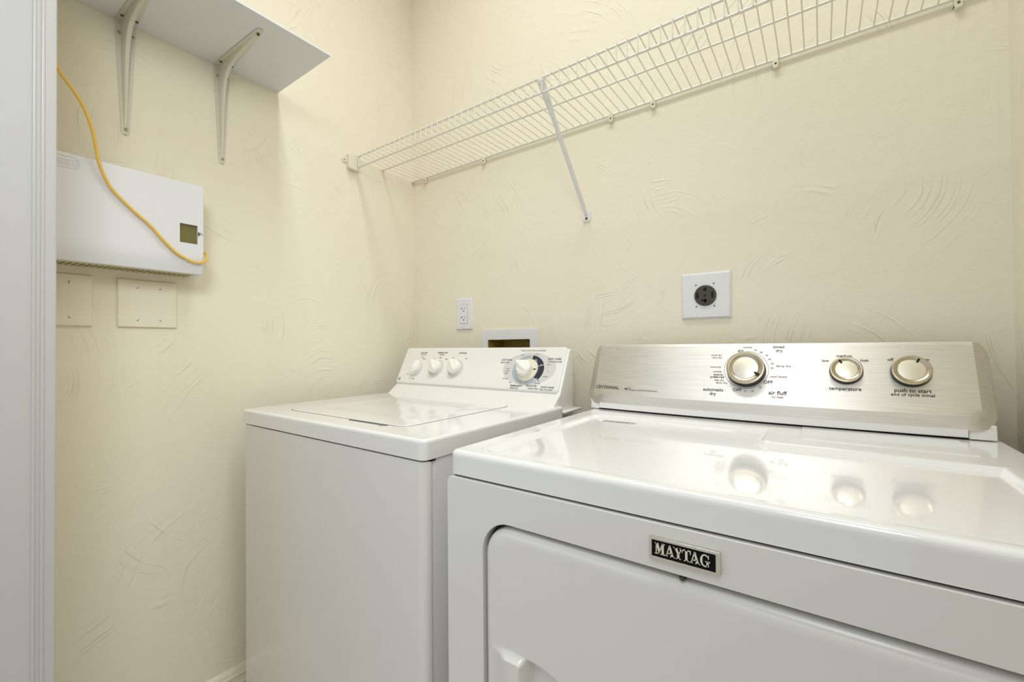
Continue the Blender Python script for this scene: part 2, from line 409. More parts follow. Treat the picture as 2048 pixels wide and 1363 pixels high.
# console
WY0, WZ0, WY1, WZ1 = -.162, .944, -.103, 1.065
wl = math.hypot(WY1 - WY0, WZ1 - WZ0); wt = Vector((0, (WY1 - WY0) / wl, (WZ1 - WZ0) / wl)); wn = Vector((0, -wt.z, wt.y))
WC = lambda a, b, c: Vector((a, WY0, WZ0)) + wt * b + wn * c
hp = [(-.215, .8850), (-.197, .9130), (-.1590, .9425), (-.1035, 1.0590), (-.0990, 1.0635), (-.0900, 1.0635), (-.0835, 1.0575), (-.0830, .8850)]
prism('console_housing', hp, .0835, .7460, lambda a, b, c: Vector((c, a, b)), M_PLAS, w, bevel=.004)
pillow('console_face', .0800, .7400, .0022, .1400, .011, .006, .0018, -.012, WC, M_PLAS, w, nx=6, ny=6)
box('rear_deck', WX0 + .002, WX1 - .0005, -.1600, -.058, .8925, .8985, M_PLAS, w, bevel=.002)
box('corner_clip', WX1 - .012, WX1 - .0005, -.6410, -.6300, .8745, .8792, M_BLACK, w)
for fx in (WX0 + .05, WX1 - .05):
    for fy in (-.60, -.10): lathe('levelling_foot', [(0, 0), (.020, 0), (.020, .010), (.008, .014), (.008, .040), (0, .040)], at(ID, fx, fy), M_BLACK, w, n=16)
# printed oval and the program ring
def ellipse(cx, cy, rx, ry, n=64): return [(cx + rx * math.cos(2 * math.pi * i / n), cy + ry * math.sin(2 * math.pi * i / n)) for i in range(n)]
DX, DS = .6265, .0650
prism('printed_oval', ellipse(.6285, .0705, .0900, .0500), .0018, .0020, WC, M_OVAL, w)
def ringseg(name, a0, a1, m, h=.00205):
    bm = bmesh.new(); n = max(3, int(abs(a1 - a0) / 5)); V = []
    for i in range(n + 1):
        t = math.radians(a0 + (a1 - a0) * i / n)
        V.append([bm.verts.new(WC(DX + .001 + r[0] * math.cos(t), DS + .002 + r[1] * math.sin(t), hh)) for r, hh in (((.034, .034), .0019), ((.034, .034), h + .0002), ((.0535, .0455), h + .0002), ((.0535, .0455), .0019))])
    for a, b in zip(V, V[1:]):
        for k in range(3): bm.faces.new((a[k], a[k + 1], b[k + 1], b[k]))
    return build(name, bm, m, w)
ringseg('program_band', 22, 82, M_NAVY, ); ringseg('program_band', -42, 19, M_NAVY)
ringseg('program_band', 88, 178, M_BLUE); ringseg('program_band', 181, 262, M_BLUE); ringseg('program_band', 266, 313, M_BLUE)
lathe('dial_skirt', [(0, .0018), (.0345, .0018), (.0345, .0050), (.0325, .0070), (.024, .0080), (0, .0080)], at(WC, DX, DS), M_DIAL, w, n=48)
def teardrop(r, tip, n=40):
    """outline of a round knob with one pointed side (towards +a)"""
    out = []
    for i in range(n):
        t = 2 * math.pi * i / n; k = max(0, math.cos(t)) ** 6
        out.append(((r + (tip - r) * k) * math.cos(t), (r + (tip - r) * k * .0) * math.sin(t) * (1 - .10 * k)))
    return out
def wknob(name, a0, b0, ang, r, tip, h, m, ridge=True, both=False):
    mp = at(WC, a0, b0, .002, math.radians(ang)); bm = bmesh.new(); rings = []
    for sc, hh in ((1.0, 0), (1.0, h * .25), (.97, h * .55), (.90, h * .72), (.80, h * .80)):
        o_ = teardrop(r, tip)
        if both: o_ = [(x * 1.0 if x > 0 else x * (1 + .22 * (abs(x) / r) ** 3), y * .82) for x, y in o_]
        rings.append([bm.verts.new(mp(x * sc, y * sc, hh)) for x, y in o_])
    for sc in (.55, .25):
        rings.append([bm.verts.new(mp(x * sc, y * sc, h * (.84 + .04 * (1 - sc)))) for x, y in teardrop(r, tip)])
    for p, q in zip(rings, rings[1:]):
        n = len(p)
        for k in range(n): bm.faces.new((p[k], p[(k + 1) % n], q[(k + 1) % n], q[k]))
    bm.faces.new(rings[-1]); bm.faces.new(rings[0][::-1])
    ob = build(name, bm, m, w, ang=50)
    # grip ridge across the knob
    bm = bmesh.new(); rg = []
    L0, L1 = -r * .92, tip * .98
    for i in range(13):
        t = i / 12; x = L0 + (L1 - L0) * t; wd = r * (.46 if both else .40) * (math.sin(math.pi * min(1, max(.02, t ** .8))) ** .55) + .0008
        hb = h * (.62 + .42 * math.sin(math.pi * min(1, max(0, t))) ** .4)
        rg.append([bm.verts.new(mp(x, wd * s_, z_)) for s_, z_ in ((-1, h * .3), (-.85, hb * .86), (-.35, hb), (.35, hb), (.85, hb * .86), (1, h * .3))])
    for p, q in zip(rg, rg[1:]):
        for k in range(5): bm.faces.new((p[k], p[k + 1], q[k + 1], q[k]))
    bm.faces.new(rg[0]); bm.faces.new(rg[-1][::-1])
    g = build('grip', bm, m, ob, ang=60); g.location = (0, 0, 0)
    return ob
def fix_sub(sub, par):     # build() already subtracts the whole parent chain
    return sub
k1 = wknob('selector_knob', .1640, .0600, 258, .0225, .0290, .020, M_KNOB, both=True)
k2 = wknob('selector_knob', .2570, .0650, 128, .0240, .0330, .022, M_KNOB)
k3 = wknob('selector_knob', .3450, .0660, 128, .0240, .0330, .022, M_KNOB)
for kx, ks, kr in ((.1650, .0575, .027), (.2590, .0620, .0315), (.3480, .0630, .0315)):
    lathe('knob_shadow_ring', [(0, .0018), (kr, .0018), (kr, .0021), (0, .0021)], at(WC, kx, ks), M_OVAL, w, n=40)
kd = wknob('timer_knob', DX - .0030, DS + .0010, 146, .0250, .0400, .030, M_KNOB)
prism('pointer_mark', [(.0240, -.0030), (.0335, 0), (.0240, .0030)], .0080, .0084, at(WC, DX, DS, 0, math.radians(4)), M_INK, w)
text_part('printed_lettering', [
    ('LOAD SIZE', .1755, .1190, .0072, 'CENTER'), ('water level', .1755, .1120, .0055, 'CENTER'), ('extra', .1770, .1010, .0050, 'CENTER'), ('large', .1830, .0950, .0050, 'LEFT'),
    ('mini', .1300, .0370, .0050, 'CENTER'), ('small', .1660, .0205, .0052, 'CENTER'),
    ('TEMPERATURE', .2660, .1190, .0072, 'CENTER'), ('wash/rinse', .2660, .1120, .0055, 'CENTER'), ('warm', .2640, .1015, .0055, 'CENTER'), ('hot', .2360, .0965, .0055, 'CENTER'), ('cold', .2930, .0960, .0055, 'CENTER'),
    ('OPTIONS', .3580, .1180, .0078, 'CENTER'), ('off', .3220, .1010, .0050, 'CENTER'), ('on', .3800, .0990, .0060, 'CENTER'),
    ('COTTONS', .5440, .0960, .0080, 'CENTER'), ('HEAVY SOIL', .5400, .0875, .0060, 'CENTER'),
    ('EASY CARE', .7080, .1010, .0085, 'CENTER'), ('KNITS/DELICATES', .7110, .0925, .0055, 'CENTER'),
    ('PERMANENT', .6010, .0160, .0075, 'CENTER'), ('PRESS SOIL', .5960, .0090, .0058, 'CENTER'), ('DELICATES', .6520, .0185, .0075, 'CENTER'), ('HAND WASH', .6600, .0105, .0058, 'CENTER'),
    ('QUICK RINSE', .7050, .0165, .0070, 'CENTER'), ('PULL TO START', .7030, .0090, .0058, 'CENTER'),
], WC, M_INK, w, h=.0022)
text_part('printed_lettering', [
    ('PUSH IN AND TURN CLOCKWISE', .6300, .1270, .0056, 'CENTER'),
    ('light', .5560, .0680, .0055, 'CENTER'), ('normal', .5560, .0610, .0055, 'CENTER'), ('heavy', .5560, .0540, .0055, 'CENTER'), ('prewash', .5560, .0370, .0055, 'CENTER'), ('soak', .5780, .0260, .0055, 'CENTER'),
    ('rinse', .5960, .1130, .0055, 'CENTER', .25), ('8  6  4', .6500, .1160, .0055, 'CENTER', -.15), ('short', .6930, .0840, .0055, 'CENTER'), ('6', .6960, .0640, .0060, 'CENTER'), ('normal', .6900, .0480, .0055, 'CENTER'), ('off', .6720, .0340, .0055, 'CENTER'), ('final spin', .6700, .0270, .0055, 'CENTER'),
], WC, M_INKG, w, h=.0024)
text_part('band_lettering', [('2', .6330, .1030, .0080, 'CENTER', -.2), ('10', .6470, .0960, .0100, 'CENTER', -.5), ('4', .6680, .0830, .0070, 'CENTER', -.9), ('OFF', .6620, .0370, .0070, 'CENTER', .8)], WC, M_OVAL, w, h=.0026)
bm = bmesh.new(); addprism(bm, ellipse(.0955, .0185, .0050, .0050, 24), .0018, .0023, WC, holes=[ellipse(.0955, .0185, .0028, .0032, 16)])
build('round_emblem', bm, M_INK, w)

# ------------------------------------------------------------ dryer
X0, X1, DF, DZ = .8195, 1.5620, -.657, .907
d = root('clothes_dryer', ((X0 + X1) / 2, -.36, 0), 'white front-loading clothes dryer with a brushed steel control panel, right of the washer', 'dryer')
box('cabinet', X0, X1, -.640, -.060, .030, .8660, M_ENAM, d, bevel=.004)
DO = (.8905, 1.4910, .2300, .8128)
bm = bmesh.new()
addprism(bm, rrect(X0 - .002, X1 + .002, .040, .8655, .010, 5), -.020, 0, lambda a, b, c: Vector((a, -.6605 - c, b)), holes=[rrect(*DO, .0500, 10)])
build('front_panel', bm, M_ENAM, d, bevel=.0045)
def dryz(x, y):
    din = sdrr(x, y, .862, 1.512, -.640, -.186, .035)
    dpl = sdrr(x, y, 1.232, 1.60, -.322, .10, .018)
    s = min(din, -dpl)
    return DZ - .0075 * sstep(0, .017, s)
pillow('top_panel', X0, X1, DF, -.070, .012, .0085, DZ, .8688, ID, M_ENAMLIT, d, zf=dryz, nx=70, ny=56,
       exx=[.862 + .0024 * i for i in range(8)] + [1.512 - .0024 * i for i in range(8)] + [1.232 - .0024 * i for i in range(9)] + [1.232 + .006 * i for i in range(4)],
       exy=[-.640 + .0024 * i for i in range(8)] + [-.186 - .0024 * i for i in range(9)] + [-.322 - .0024 * i for i in range(9)] + [-.322 + .006 * i for i in range(4)])
box('seam_liner', X0 + .006, X1 - .006, DF + .006, -.08, .8640, .8700, M_DARK, d)
pillow('lint_screen_cover', 1.2800, 1.5010, -.2640, -.1300, .004, .0012, DZ + .0012, DZ - .004, ID, M_ENAMLIT, d, nx=3, ny=3)
# door with scooped grip
def drz(a, b):
    z = .0015
    e = ((a - .975) / .100) ** 2 + ((b - .540) / .094) ** 2
    if a > .9660: z -= .0165 * sstep(1.0, .72, e) * sstep(.9660, .9720, a)
    if a <= .9720:
        g = sdrr(a, b, .9235, .9715, .430, .6345, .010); z += .0130 * sstep(0, .007, g)
    return z
pillow('door', DO[0] + .0035, DO[1] - .0035, DO[2] + .0035, DO[3] - .0062, .0465, .013, .0015, -.020, lambda a, b, c: Vector((a, -.6605 - c, b)), M_ENAM, d, zf=drz,
       nx=36, ny=36, exx=[.921 + .0013 * i for i in range(8)] + [.9600 + .0012 * i for i in range(14)] + [.98 + .005 * i for i in range(22)],
       exy=[.425 + .0015 * i for i in range(8)] + [.44 + .005 * i for i in range(36)] + [.622 + .0012 * i for i in range(12)])
box('door_liner', DO[0] - .01, DO[1] + .01, -.6415, -.6402, DO[2] - .01, DO[3] + .01, M_DARK, d)
lathe('door_stop_screw', [(0, .0035), (.0012, .0034), (.0026, .002), (.0034, 0), (.0034, -.008), (0, -.008)], lambda a, b, c: Vector((1.1815 + a, -.6575 - c, .8090 + b)), M_DSCR, d, n=16)
# badge
bd = bmesh.new()
BD = (1.1465, 1.2225, .8260, .8510)
addprism(bd, rrect(BD[0], BD[1], BD[2], BD[3], .0010, 2), 0, .0050, lambda a, b, c: Vector((a, -.6605 - c, b)), holes=[rrect(BD[0] + .0030, BD[1] - .0045, BD[2] + .0030, BD[3] - .0030, .0005, 2)])
badge = build('badge', bd, M_BADGE, d, bevel=.0010)
box('badge_plate', BD[0] + .0028, BD[1] - .0043, -.6640, -.6606, BD[2] + .0028, BD[3] - .0028, M_BPLATE, badge, smooth=False)
def letter(ch):
    P = []; o = P.append
    R_ = lambda a, b, c, e: o([(a, b), (c, b), (c, e), (a, e)])
    if ch == 'M':
        R_(.13, .05, .24, .97); R_(.80, .05, 1.06, .97); o([(.13, 1), (.42, 1), (.68, .22), (.56, 0), (.48, 0)]); o([(.48, 0), (.58, 0), (.90, 1), (.80, 1)])
        R_(.02, 0, .36, .08); R_(.70, 0, 1.18, .08); R_(.02, .92, .30, 1); R_(.90, .92, 1.18, 1); return P, 1.20
    if ch == 'A':
        o([(.10, 0), (.21, 0), (.56, .90), (.48, 1)]); o([(.44, 1), (.64, 1), (1.02, 0), (.72, 0)]); R_(.26, .26, .80, .35)
        R_(0, 0, .34, .08); R_(.60, 0, 1.12, .08); return P, 1.12
    if ch == 'Y':
        o([(.10, 1), (.40, 1), (.68, .46), (.42, .46)]); R_(.42, 0, .68, .47); o([(.58, .46), (.68, .46), (.96, 1), (.86, 1)])
        R_(0, .92, .48, 1); R_(.70, .92, 1.08, 1); R_(.28, 0, .82, .08); return P, 1.08
    if ch == 'T':
        R_(.38, 0, .64, 1); R_(.02, .90, 1.0, 1); o([(.02, .66), (.08, .66), (.16, .92), (.02, .92)]); o([(.94, .66), (1.0, .66), (1.0, .92), (.86, .92)]); R_(.25, 0, .77, .08); return P, 1.02
    if ch == 'G':
        n = 22
        for i in range(n):
            t0 = math.radians(48 + 268 * i / n); t1 = math.radians(48 + 268 * (i + 1) / n)
            def pt(t, k):
                th = .10 + .15 * abs(math.cos(t)) if math.cos(t) < 0.2 else .12
                return (.52 + (.50 - th * k) * math.cos(t), .50 + (.53 - (.11) * k) * math.sin(t))
            o([pt(t0, 0), pt(t1, 0), pt(t1, 1), pt(t0, 1)])
        R_(.68, .02, .92, .46); R_(.56, .40, 1.06, .48); o([(.86, .66), (.93, .66), (.93, 1), (.88, 1), (.80, .86)]); return P, 1.08
wd = sum(letter(c)[1] for c in 'MAYTAG') * 1.0 - .52
Hh = .0128; sx = (.0600) / wd
bl = bmesh.new(); xx = BD[0] + .0062
for i, c in enumerate('MAYTAG'):
    P, adv = letter(c)
    for poly in P: addprism(bl, poly, 0, .0006, lambda a, b, c_, x_=xx: Vector((x_ + a * sx, -.6640 - c_, .8321 + b * Hh)))
    xx += (adv - (.16 if c in 'AYT' and i < 4 else .03)) * sx
build('badge_lettering', bl, M_LETTER, badge, smooth=False)
# console: white base strip, steel face, housing
bow = lambda x: -.016 * (1 - ((x - 1.183) / .375) ** 2) + .008
SY = lambda x: -.127 + bow(x)
def strip(name, xa, xb, n, z0, z1, m, dep=.05, dy=0.0, label=None):
    bm = bmesh.new(); R_ = []
    for i in range(n + 1):
        x = xa + (xb - xa) * i / n
        R_.append([bm.verts.new((x, SY(x) + dy + dep, z0)), bm.verts.new((x, SY(x) + dy, z0)), bm.verts.new((x, SY(x) + dy + .004, z1)), bm.verts.new((x, SY(x) + dy + dep, z1))])
    for p, q in zip(R_, R_[1:]):
        for k in range(4): bm.faces.new((p[k], p[(k + 1) % 4], q[(k + 1) % 4], q[k]))
    bm.faces.new(R_[0][::-1]); bm.faces.new(R_[-1])
    return build(name, bm, m, d, label=label, bevel=.0015)
strip('base_strip', .8400, 1.5150, 24, .9110, .9400, M_GREYW)
strip('base_end_cap', .8150, .8392, 4, .9085, .9335, M_PLAS, dy=.0022); strip('base_end_cap', 1.5158, 1.5500, 4, .9085, .9335, M_PLAS, dy=.0022)
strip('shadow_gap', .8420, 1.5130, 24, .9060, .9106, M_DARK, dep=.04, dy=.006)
DY0, DZ0, DY1, DZ1 = -.130, .945, -.070, 1.0815
dl = math.hypot(DY1 - DY0, DZ1 - DZ0); dt = Vector((0, (DY1 - DY0) / dl, (DZ1 - DZ0) / dl)); dn = Vector((0, -dt.z, dt.y))
DC = lambda a, b, c: Vector((a, DY0, DZ0)) + dt * b + dn * c + Vector((0, bow(a), 0))
def stz(a, b):
    m = min((a - .8060) / .021, (1.5530 - a) / .021, (b + .0180) / .021, (.1480 - b) / .008)
    cx0, cx1, cb0 = .8060 + .036, 1.5530 - .036, -.018 + .036
    if b < cb0 and (a < cx0 or a > cx1):
        q = math.hypot(a - (cx0 if a < cx0 else cx1), b - cb0); m = min(m, (.036 - q) / .021)
    m = max(0, min(1, m))
    return -.0135 * (1 - (m * .92 + .08 * sstep(0, 1, m)))
pillow('steel_panel', .8060, 1.5530, -.0180, .1480, .0300, .0015, 0.0, -.0150, DC, M_STEEL, d, nx=60, ny=8, zf=stz,
       exx=[.8060 + .0031 + .003 * i for i in range(9)] + [1.5530 - .0031 - .003 * i for i in range(9)], exy=[-.0180 + .030 + .002 * i for i in range(4)], ang=24)
bm = bmesh.new(); R_ = []
for i in range(17):
    x = .8140 + (1.5450 - .8140) * i / 16; p0 = DC(x, -.012, -.0140); p1 = DC(x, .140, -.0140)
    R_.append([bm.verts.new(p0), bm.verts.new(p1), bm.verts.new((x, -.040, 1.068)), bm.verts.new((x, -.036, .9080)), bm.verts.new((x, p0.y + .012, .9420))])
for p, q in zip(R_, R_[1:]):
    for k in range(5): bm.faces.new((p[k], p[(k + 1) % 5], q[(k + 1) % 5], q[k]))
bm.faces.new(R_[0][::-1]); bm.faces.new(R_[-1])
build('console_housing', bm, M_PLAS, d)
def dknob(name, a0, b0, r, h, ptr, capr, label):
    mp = at(DC, a0, b0)
    kb = lathe(name, [(0, 0), (r * 1.03, 0), (r * 1.035, .001), (r * 1.0, h * .80), (0, h * .80)], mp, M_BLACK, d, n=56, label=label)
    lathe('knob_ring', [(r * .95, h * .74), (r * 1.0, h * .80), (r * 1.0, h * .92), (r * .975, h * .985), (r * .93, h), (r * .87, h * .985), (r * .85, h * .95), (r * (capr + .035), h * .88), (r * capr, h * .86), (r * capr, h * .6)], mp, M_RING, kb, n=64)
    lathe('knob_cap', [(r * (capr - .012), h * .6), (r * (capr - .012), h * .88), (r * (capr - .03), h * .915), (r * capr * .6, h * .96), (0, h * .985)], mp, M_CAP, kb, n=64)
    t = math.radians(ptr)
    box('knob_pointer', r * (capr - .13), r * (capr + .13), -r * .055, r * .055, h * .80, h * 1.04, M_BLACK, kb, mp=at(DC, a0, b0, 0, t))
dknob('timer_knob', 1.1795, .0770, .0365, .0200, -30, .70, 'large nickel-rimmed dial knob')
dknob('temperature_knob', 1.3520, .0800, .0258, .0130, 118, .70, 'smaller nickel knob')
dknob('start_knob', 1.4465, .0810, .0282, .0140, 62, .72, 'nickel push-to-start knob')
cbm = bmesh.new(); addprism(cbm, ellipse(1.1790, .0790, .0432, .0432, 72), .0001, .0003, DC, holes=[ellipse(1.1790, .0790, .0426, .0426, 72)])
build('printed_circle', cbm, M_INK, d)
E_ = .00035
text_part('printed_lettering', [
    ('CENTENNIAL', .8620, .0215, .0118, 'CENTER', 0, .92), ('MCT', .9180, .0200, .0078, 'CENTER'),
    ('timed', 1.2390, .1325, .0090, 'CENTER'), ('dry', 1.2400, .1240, .0090, 'CENTER'),
    ('automatic', 1.1160, .0300, .0105, 'CENTER'), ('dry', 1.1155, .0205, .0098, 'CENTER'),
    ('air fluff', 1.2385, .0290, .0115, 'CENTER'), ('OFF', 1.2215, .0520, .0098, 'CENTER'), ('OFF', 1.1640, .0320, .0098, 'CENTER'), ('dry', 1.1665, .1240, .0088, 'CENTER', .15),
    ('energy', 1.1245, .0660, .0072, 'CENTER'), ('preferred', 1.1225, .0600, .0075, 'CENTER'),
    ('temperature', 1.3495, .0440, .0098, 'CENTER'), ('push to start', 1.4465, .0450, .0098, 'CENTER'), ('end of cycle signal', 1.4460, .0370, .0082, 'CENTER'),
    ('medium', 1.3500, .1125, .0078, 'CENTER'), ('low', 1.3195, .1020, .0078, 'CENTER'), ('high', 1.3810, .1030, .0078, 'CENTER'), ('off', 1.4190, .1055, .0080, 'CENTER'), ('on', 1.4700, .1060, .0075, 'CENTER'),
], DC, M_INK, d, h=E_)
text_part('printed_lettering', [
    ('maytag commercial technology', .9580, .0185, .0055, 'CENTER'), ('no heat', 1.2385, .0205, .0070, 'CENTER'),
    ('more dry', 1.1180, .1130, .0060, 'CENTER'), ('very dry', 1.1190, .1070, .0060, 'CENTER'), ('more dry', 1.1180, .0840, .0060, 'CENTER'), ('wrinkle', 1.1220, .0730, .0060, 'CENTER'), ('less dry', 1.1270, .0530, .0062, 'CENTER'), ('damp dry', 1.1320, .0470, .0062, 'CENTER'),
    ('normal', 1.1800, .1320, .0060, 'CENTER'), ('70', 1.1960, .1250, .0056, 'CENTER'), ('60', 1.2070, .1200, .0056, 'CENTER'), ('50', 1.2175, .1130, .0056, 'CENTER'), ('40', 1.2230, .1040, .0056, 'CENTER'), ('30', 1.2280, .0940, .0060, 'CENTER'), ('20', 1.2280, .0840, .0060, 'CENTER'),
    ('10', 1.1790, .0300, .0056, 'CENTER'), ('20', 1.1930, .0310, .0056, 'CENTER'), ('30', 1.2070, .0400, .0056, 'CENTER'),
], DC, M_INKG, d, h=E_)
text_part('printed_lettering', [('damp dry', 1.2480, .0890, .0070, 'CENTER'), ('cool down', 1.2400, .0650, .0070, 'CENTER')], DC, M_INKR, d, h=E_)
# small printed sticker on the top
SZ = dryz(.94, -.232)
sb = bmesh.new(); ST = lambda a, b, c: Vector((.903 + a, -.246 + b + a * .03, SZ + c))
addprism(sb, rrect(0, .074, 0, .0165, .001, 1), 0, .0003, ST, holes=[rrect(.0008, .0732, .0008, .0157, .0008, 1)])
stk = build('printed_sticker', sb, M_INK, d)
text_part('sticker_lettering', [('LAUNDRY', .037, .0105, .0105, 'CENTER', 0, 1.4)], lambda a, b, c: ST(a, b, .0004), M_INK, stk)
for fx in (X0 + .05, X1 - .05):
    for fy in (-.60, -.11): lathe('levelling_foot', [(0, 0), (.020, 0), (.020, .010), (.008, .014), (.008, .040), (0, .040)], at(ID, fx, fy), M_BLACK, d, n=16)

# ------------------------------------------------------------ wire shelf on the back wall
FY, TZ, LZ = -.265, 1.7320, 1.6950
s = root('wire_shelf', (.80, -.13, 1.73), 'long white vinyl-coated wire shelf with a diagonal brace, high on the back wall', 'shelf')
rl = [((.0015, -.0065, 1.7260), (RX - .002, -.0065, 1.7300), .0030), ((.006, -.1500, 1.7255), (RX - .002, -.1500, 1.7255), .0026),
      ((.020, FY, TZ), (RX - .010, FY, TZ), .0030), ((.020, FY, LZ), (RX - .010, FY, LZ), .0030)]
for a, b, r in rl: tube('rail', [a, b], r, M_WIRE, s, n=10)
lathe('rail_end_cap', [(0, 0), (.0042, 0), (.0042, .010), (0, .010)], lambda a, b, c: Vector((.0008 + c, -.0065 + a, 1.7260 + b)), M_CLIP, s, n=12)
lathe('rail_end_cap', [(0, 0), (.0040, 0), (.0040, .010), (0, .010)], lambda a, b, c: Vector((.0008 + c, -.1500 + a, 1.7255 + b)), M_CLIP, s, n=12)
wr = .00135
wp = [(0, -.0060, 1.7308), (0, -.150, 1.7294), (0, FY + .006, 1.7362), (0, FY - .0012, 1.7366), (0, FY - .0042, 1.7345), (0, FY - .0045, 1.7300), (0, FY - .0045, LZ - .001)]
w0 = tube('deck_wire', [(.0245, y, z) for _, y, z in wp], wr, M_WIRE, s, n=6)
n_ = 1
while .0245 + n_ * .0239 < RX - .01:
    clone(w0, (n_ * .0239, 0, 0)); n_ += 1
tube('end_wire', [(.021, FY, LZ), (.021, FY, TZ)], .0030, M_WIRE, s, n=8)
# cup bracket on the side wall
cb = pillow('end_bracket', -.3000, -.2620, 1.6830, 1.7385, .008, .003, .0180, 0.0003, LEFT, M_CLIP, s, nx=3, ny=3)
tb = bmesh.new(); addprism(tb, rrect(-.3170, -.2990, 1.7040, 1.7200, .006, 4), .0003, .0030, LEFT)
tbo = build('bracket_tab', tb, M_CLIP, cb)
lathe('bracket_screw', [(0, .0042), (.0028, .0036), (.0032, .003), (0, .003)], at(LEFT, -.3085, 1.7120), M_SCREW, cb, n=12)
# wall clips under the rear rail
def clip(x):
    zr = 1.7260 + (.0040) * x / 1.6
    c = pillow('wall_clip', x - .0060, x + .0060, zr - .0200, zr + .0040, .004, .0015, .0105, .0003, BACK, M_CLIP, s, nx=2, ny=2)
    lathe('clip_screw', [(0, .0118), (.0022, .0114), (.0026, .0100), (0, .0100)], at(BACK, x, zr - .0105), M_HOLE, c, n=12)
for x in (.0746, .3671, .8348, .9545, 1.2365, 1.5347): clip(x)
# diagonal brace
pA, pB = Vector((.7600, -.2640, 1.7250)), Vector((.7535, -.0050, 1.4600))
br = tube('support_brace', [pA + (pB - pA) * .0, pA + (pB - pA) * .05, pA + (pB - pA) * .14, pA + (pB - pA) * .22, pA + (pB - pA) * .93, pA + (pB - pA) * 1.0],
     [.0100, .0098, .0085, .0066, .0064, .0050], M_BRACE, s, n=16, flat=.75, fixed=Vector((1, 0, 0)))
box('brace_hook', .7530, .7680, FY - .0030, FY + .0075, 1.7235, 1.7362, M_BRACE, br, bevel=.002)
fb = bmesh.new(); addprism(fb, rrect(.7420, .7655, 1.4390, 1.4720, .006, 4), .0003, .0040, BACK)
build('brace_foot', fb, M_BRACE, br, bevel=.0008)
lathe('brace_screw', [(0, .0066), (.0030, .0060), (.0040, .0040), (0, .0040)], at(BACK, .7537, 1.4480), M_HOLE, br, n=14)

# ------------------------------------------------------------ board shelf on steel brackets
sh = root('laminate_shelf', (.14, -.78, 1.835), 'white laminate board shelf on two pressed-metal brackets, top left over the cover box', 'shelf')
box('shelf_board', .0006, .2795, -1.0285, -.5285, 1.8352, 1.8402, M_MELA, sh)
def shelf_bracket(yc, skew):
    base = [(.0005, 1.5720), (.0005, 1.580), (.0005, 1.640), (.0005, 1.710), (.0005, 1.765), (.0005, 1.800), (.0005, 1.8345), (.045, 1.8345), (.080, 1.8345), (.130, 1.8345), (.190, 1.8345), (.228, 1.8345), (.236, 1.8345)]
    rib = [(.0030, 1.5740), (.0045, 1.582), (.0085, 1.642), (.0120, 1.712), (.0190, 1.765), (.0270, 1.790), (.0400, 1.8060), (.058, 1.8160), (.085, 1.8215), (.130, 1.8265), (.190, 1.8300), (.226, 1.8325), (.232, 1.8335)]
    hw = [.0045, .0070, .0100, .0135, .0160, .0175, .0190, .0175, .0160, .0130, .0095, .0070, .0040]
    bm = bmesh.new(); R_ = []
    nn = [(1, 0)] * 6 + [(.7, -.7)] + [(0, -1)] * 6
    for (bx, bz), (rx_, rz), h, (nx_, nz) in zip(base, rib, hw, nn):
        row = []
        for q, k, t in ((-1, 0, 0), (-1, 0, .0016), (-.50, 0, .0016), (-.36, .75, 0), (-.22, 1, 0), (.22, 1, 0), (.36, .75, 0), (.50, 0, .0016), (1, 0, .0016), (1, 0, 0)):
            x = bx + (rx_ - bx) * k + nx_ * t; z = bz + (rz - bz) * k + nz * t
            row.append(bm.verts.new((x, yc + h * q + skew * (x - .0) , z)))
        R_.append(row)
    for p, q in zip(R_, R_[1:]):
        for k in range(9): bm.faces.new((p[k], p[k + 1], q[k + 1], q[k]))
        bm.faces.new((p[9], p[0], q[0], q[9]))
    bm.faces.new(R_[0]); bm.faces.new(R_[-1][::-1])
    b = build('shelf_bracket', bm, M_BRKT, sh, ang=50)
    for (x, y, z, up) in ((.0, -.0125, 1.8060, 0), (.0, .0135, 1.8080, 0), (.0, 0, 1.5840, 0), (.0300, -.0125, 1.8345, 1), (.0300, .0140, 1.8345, 1), (.2180, .001, 1.8345, 1)):
        foot = (z < 1.6)
        if up:
            hh = .0055 if x > .1 else .0022
            mp = lambda a, b_, c, x=x, y=y, z=z: Vector((x + a, yc + y + skew * x + b_, z - c)); m_ = M_HOLE
        else:
            hh = .0060 if foot else .0022
            mp = lambda a, b_, c, x=x, y=y, z=z: Vector((.0005 + c, yc + y + a, z + b_)); m_ = M_SCREW
        lathe('screw', [(0, hh + .0006), (.0016, hh + .0004), (.0018, hh + .0016), (.0032, hh + .0008), (.0034, 0), (0, 0)], mp, m_, b, n=12)
    return b
shelf_bracket(-.6775, -.020); shelf_bracket(-.8768, -.014)

# ------------------------------------------------------------ shallow cover box on the left wall
p = root('cover_box', (.0, -.92, 1.36), 'grey-white rectangular cover box with a small olive window and slotted underside', 'cover box')
PY0, PY1, PZ0, PZ1, PT = -1.0270, -.7465, 1.2545, 1.4715, .0800
ww = (-.7955, -.7595, 1.3270, 1.3725)
def pz(a, b):
    z = PT
    z -= .010 * sstep(PZ0 + .035, PZ0 - .01, b)
    # the window opening
    if ww[0] <= a <= ww[1] and ww[2] <= b <= ww[3]: z -= .009
    return z
e6 = 2e-5
cv = pillow('cover', PY0, PY1, PZ0, PZ1, .005, .0025, PT, .0005, LEFT, M_PANEL, p, zf=pz, nx=14, ny=14,
       exx=[ww[0] - e6, ww[0] + e6, ww[1] - e6, ww[1] + e6], exy=[ww[2] - e6, ww[2] + e6, ww[3] - e6, ww[3] + e6], ang=40)
wp_ = box('window_pane', PT - .0088, PT - .0065, ww[0] + .0003, ww[1] - .0003, ww[2] + .0003, ww[3] - .0003, M_OLIVE, p, smooth=False)
box('latch', PT - .004, PT + .0018, -.7590, -.7560, 1.3485, 1.3565, M_HOLE, p, bevel=.0004)
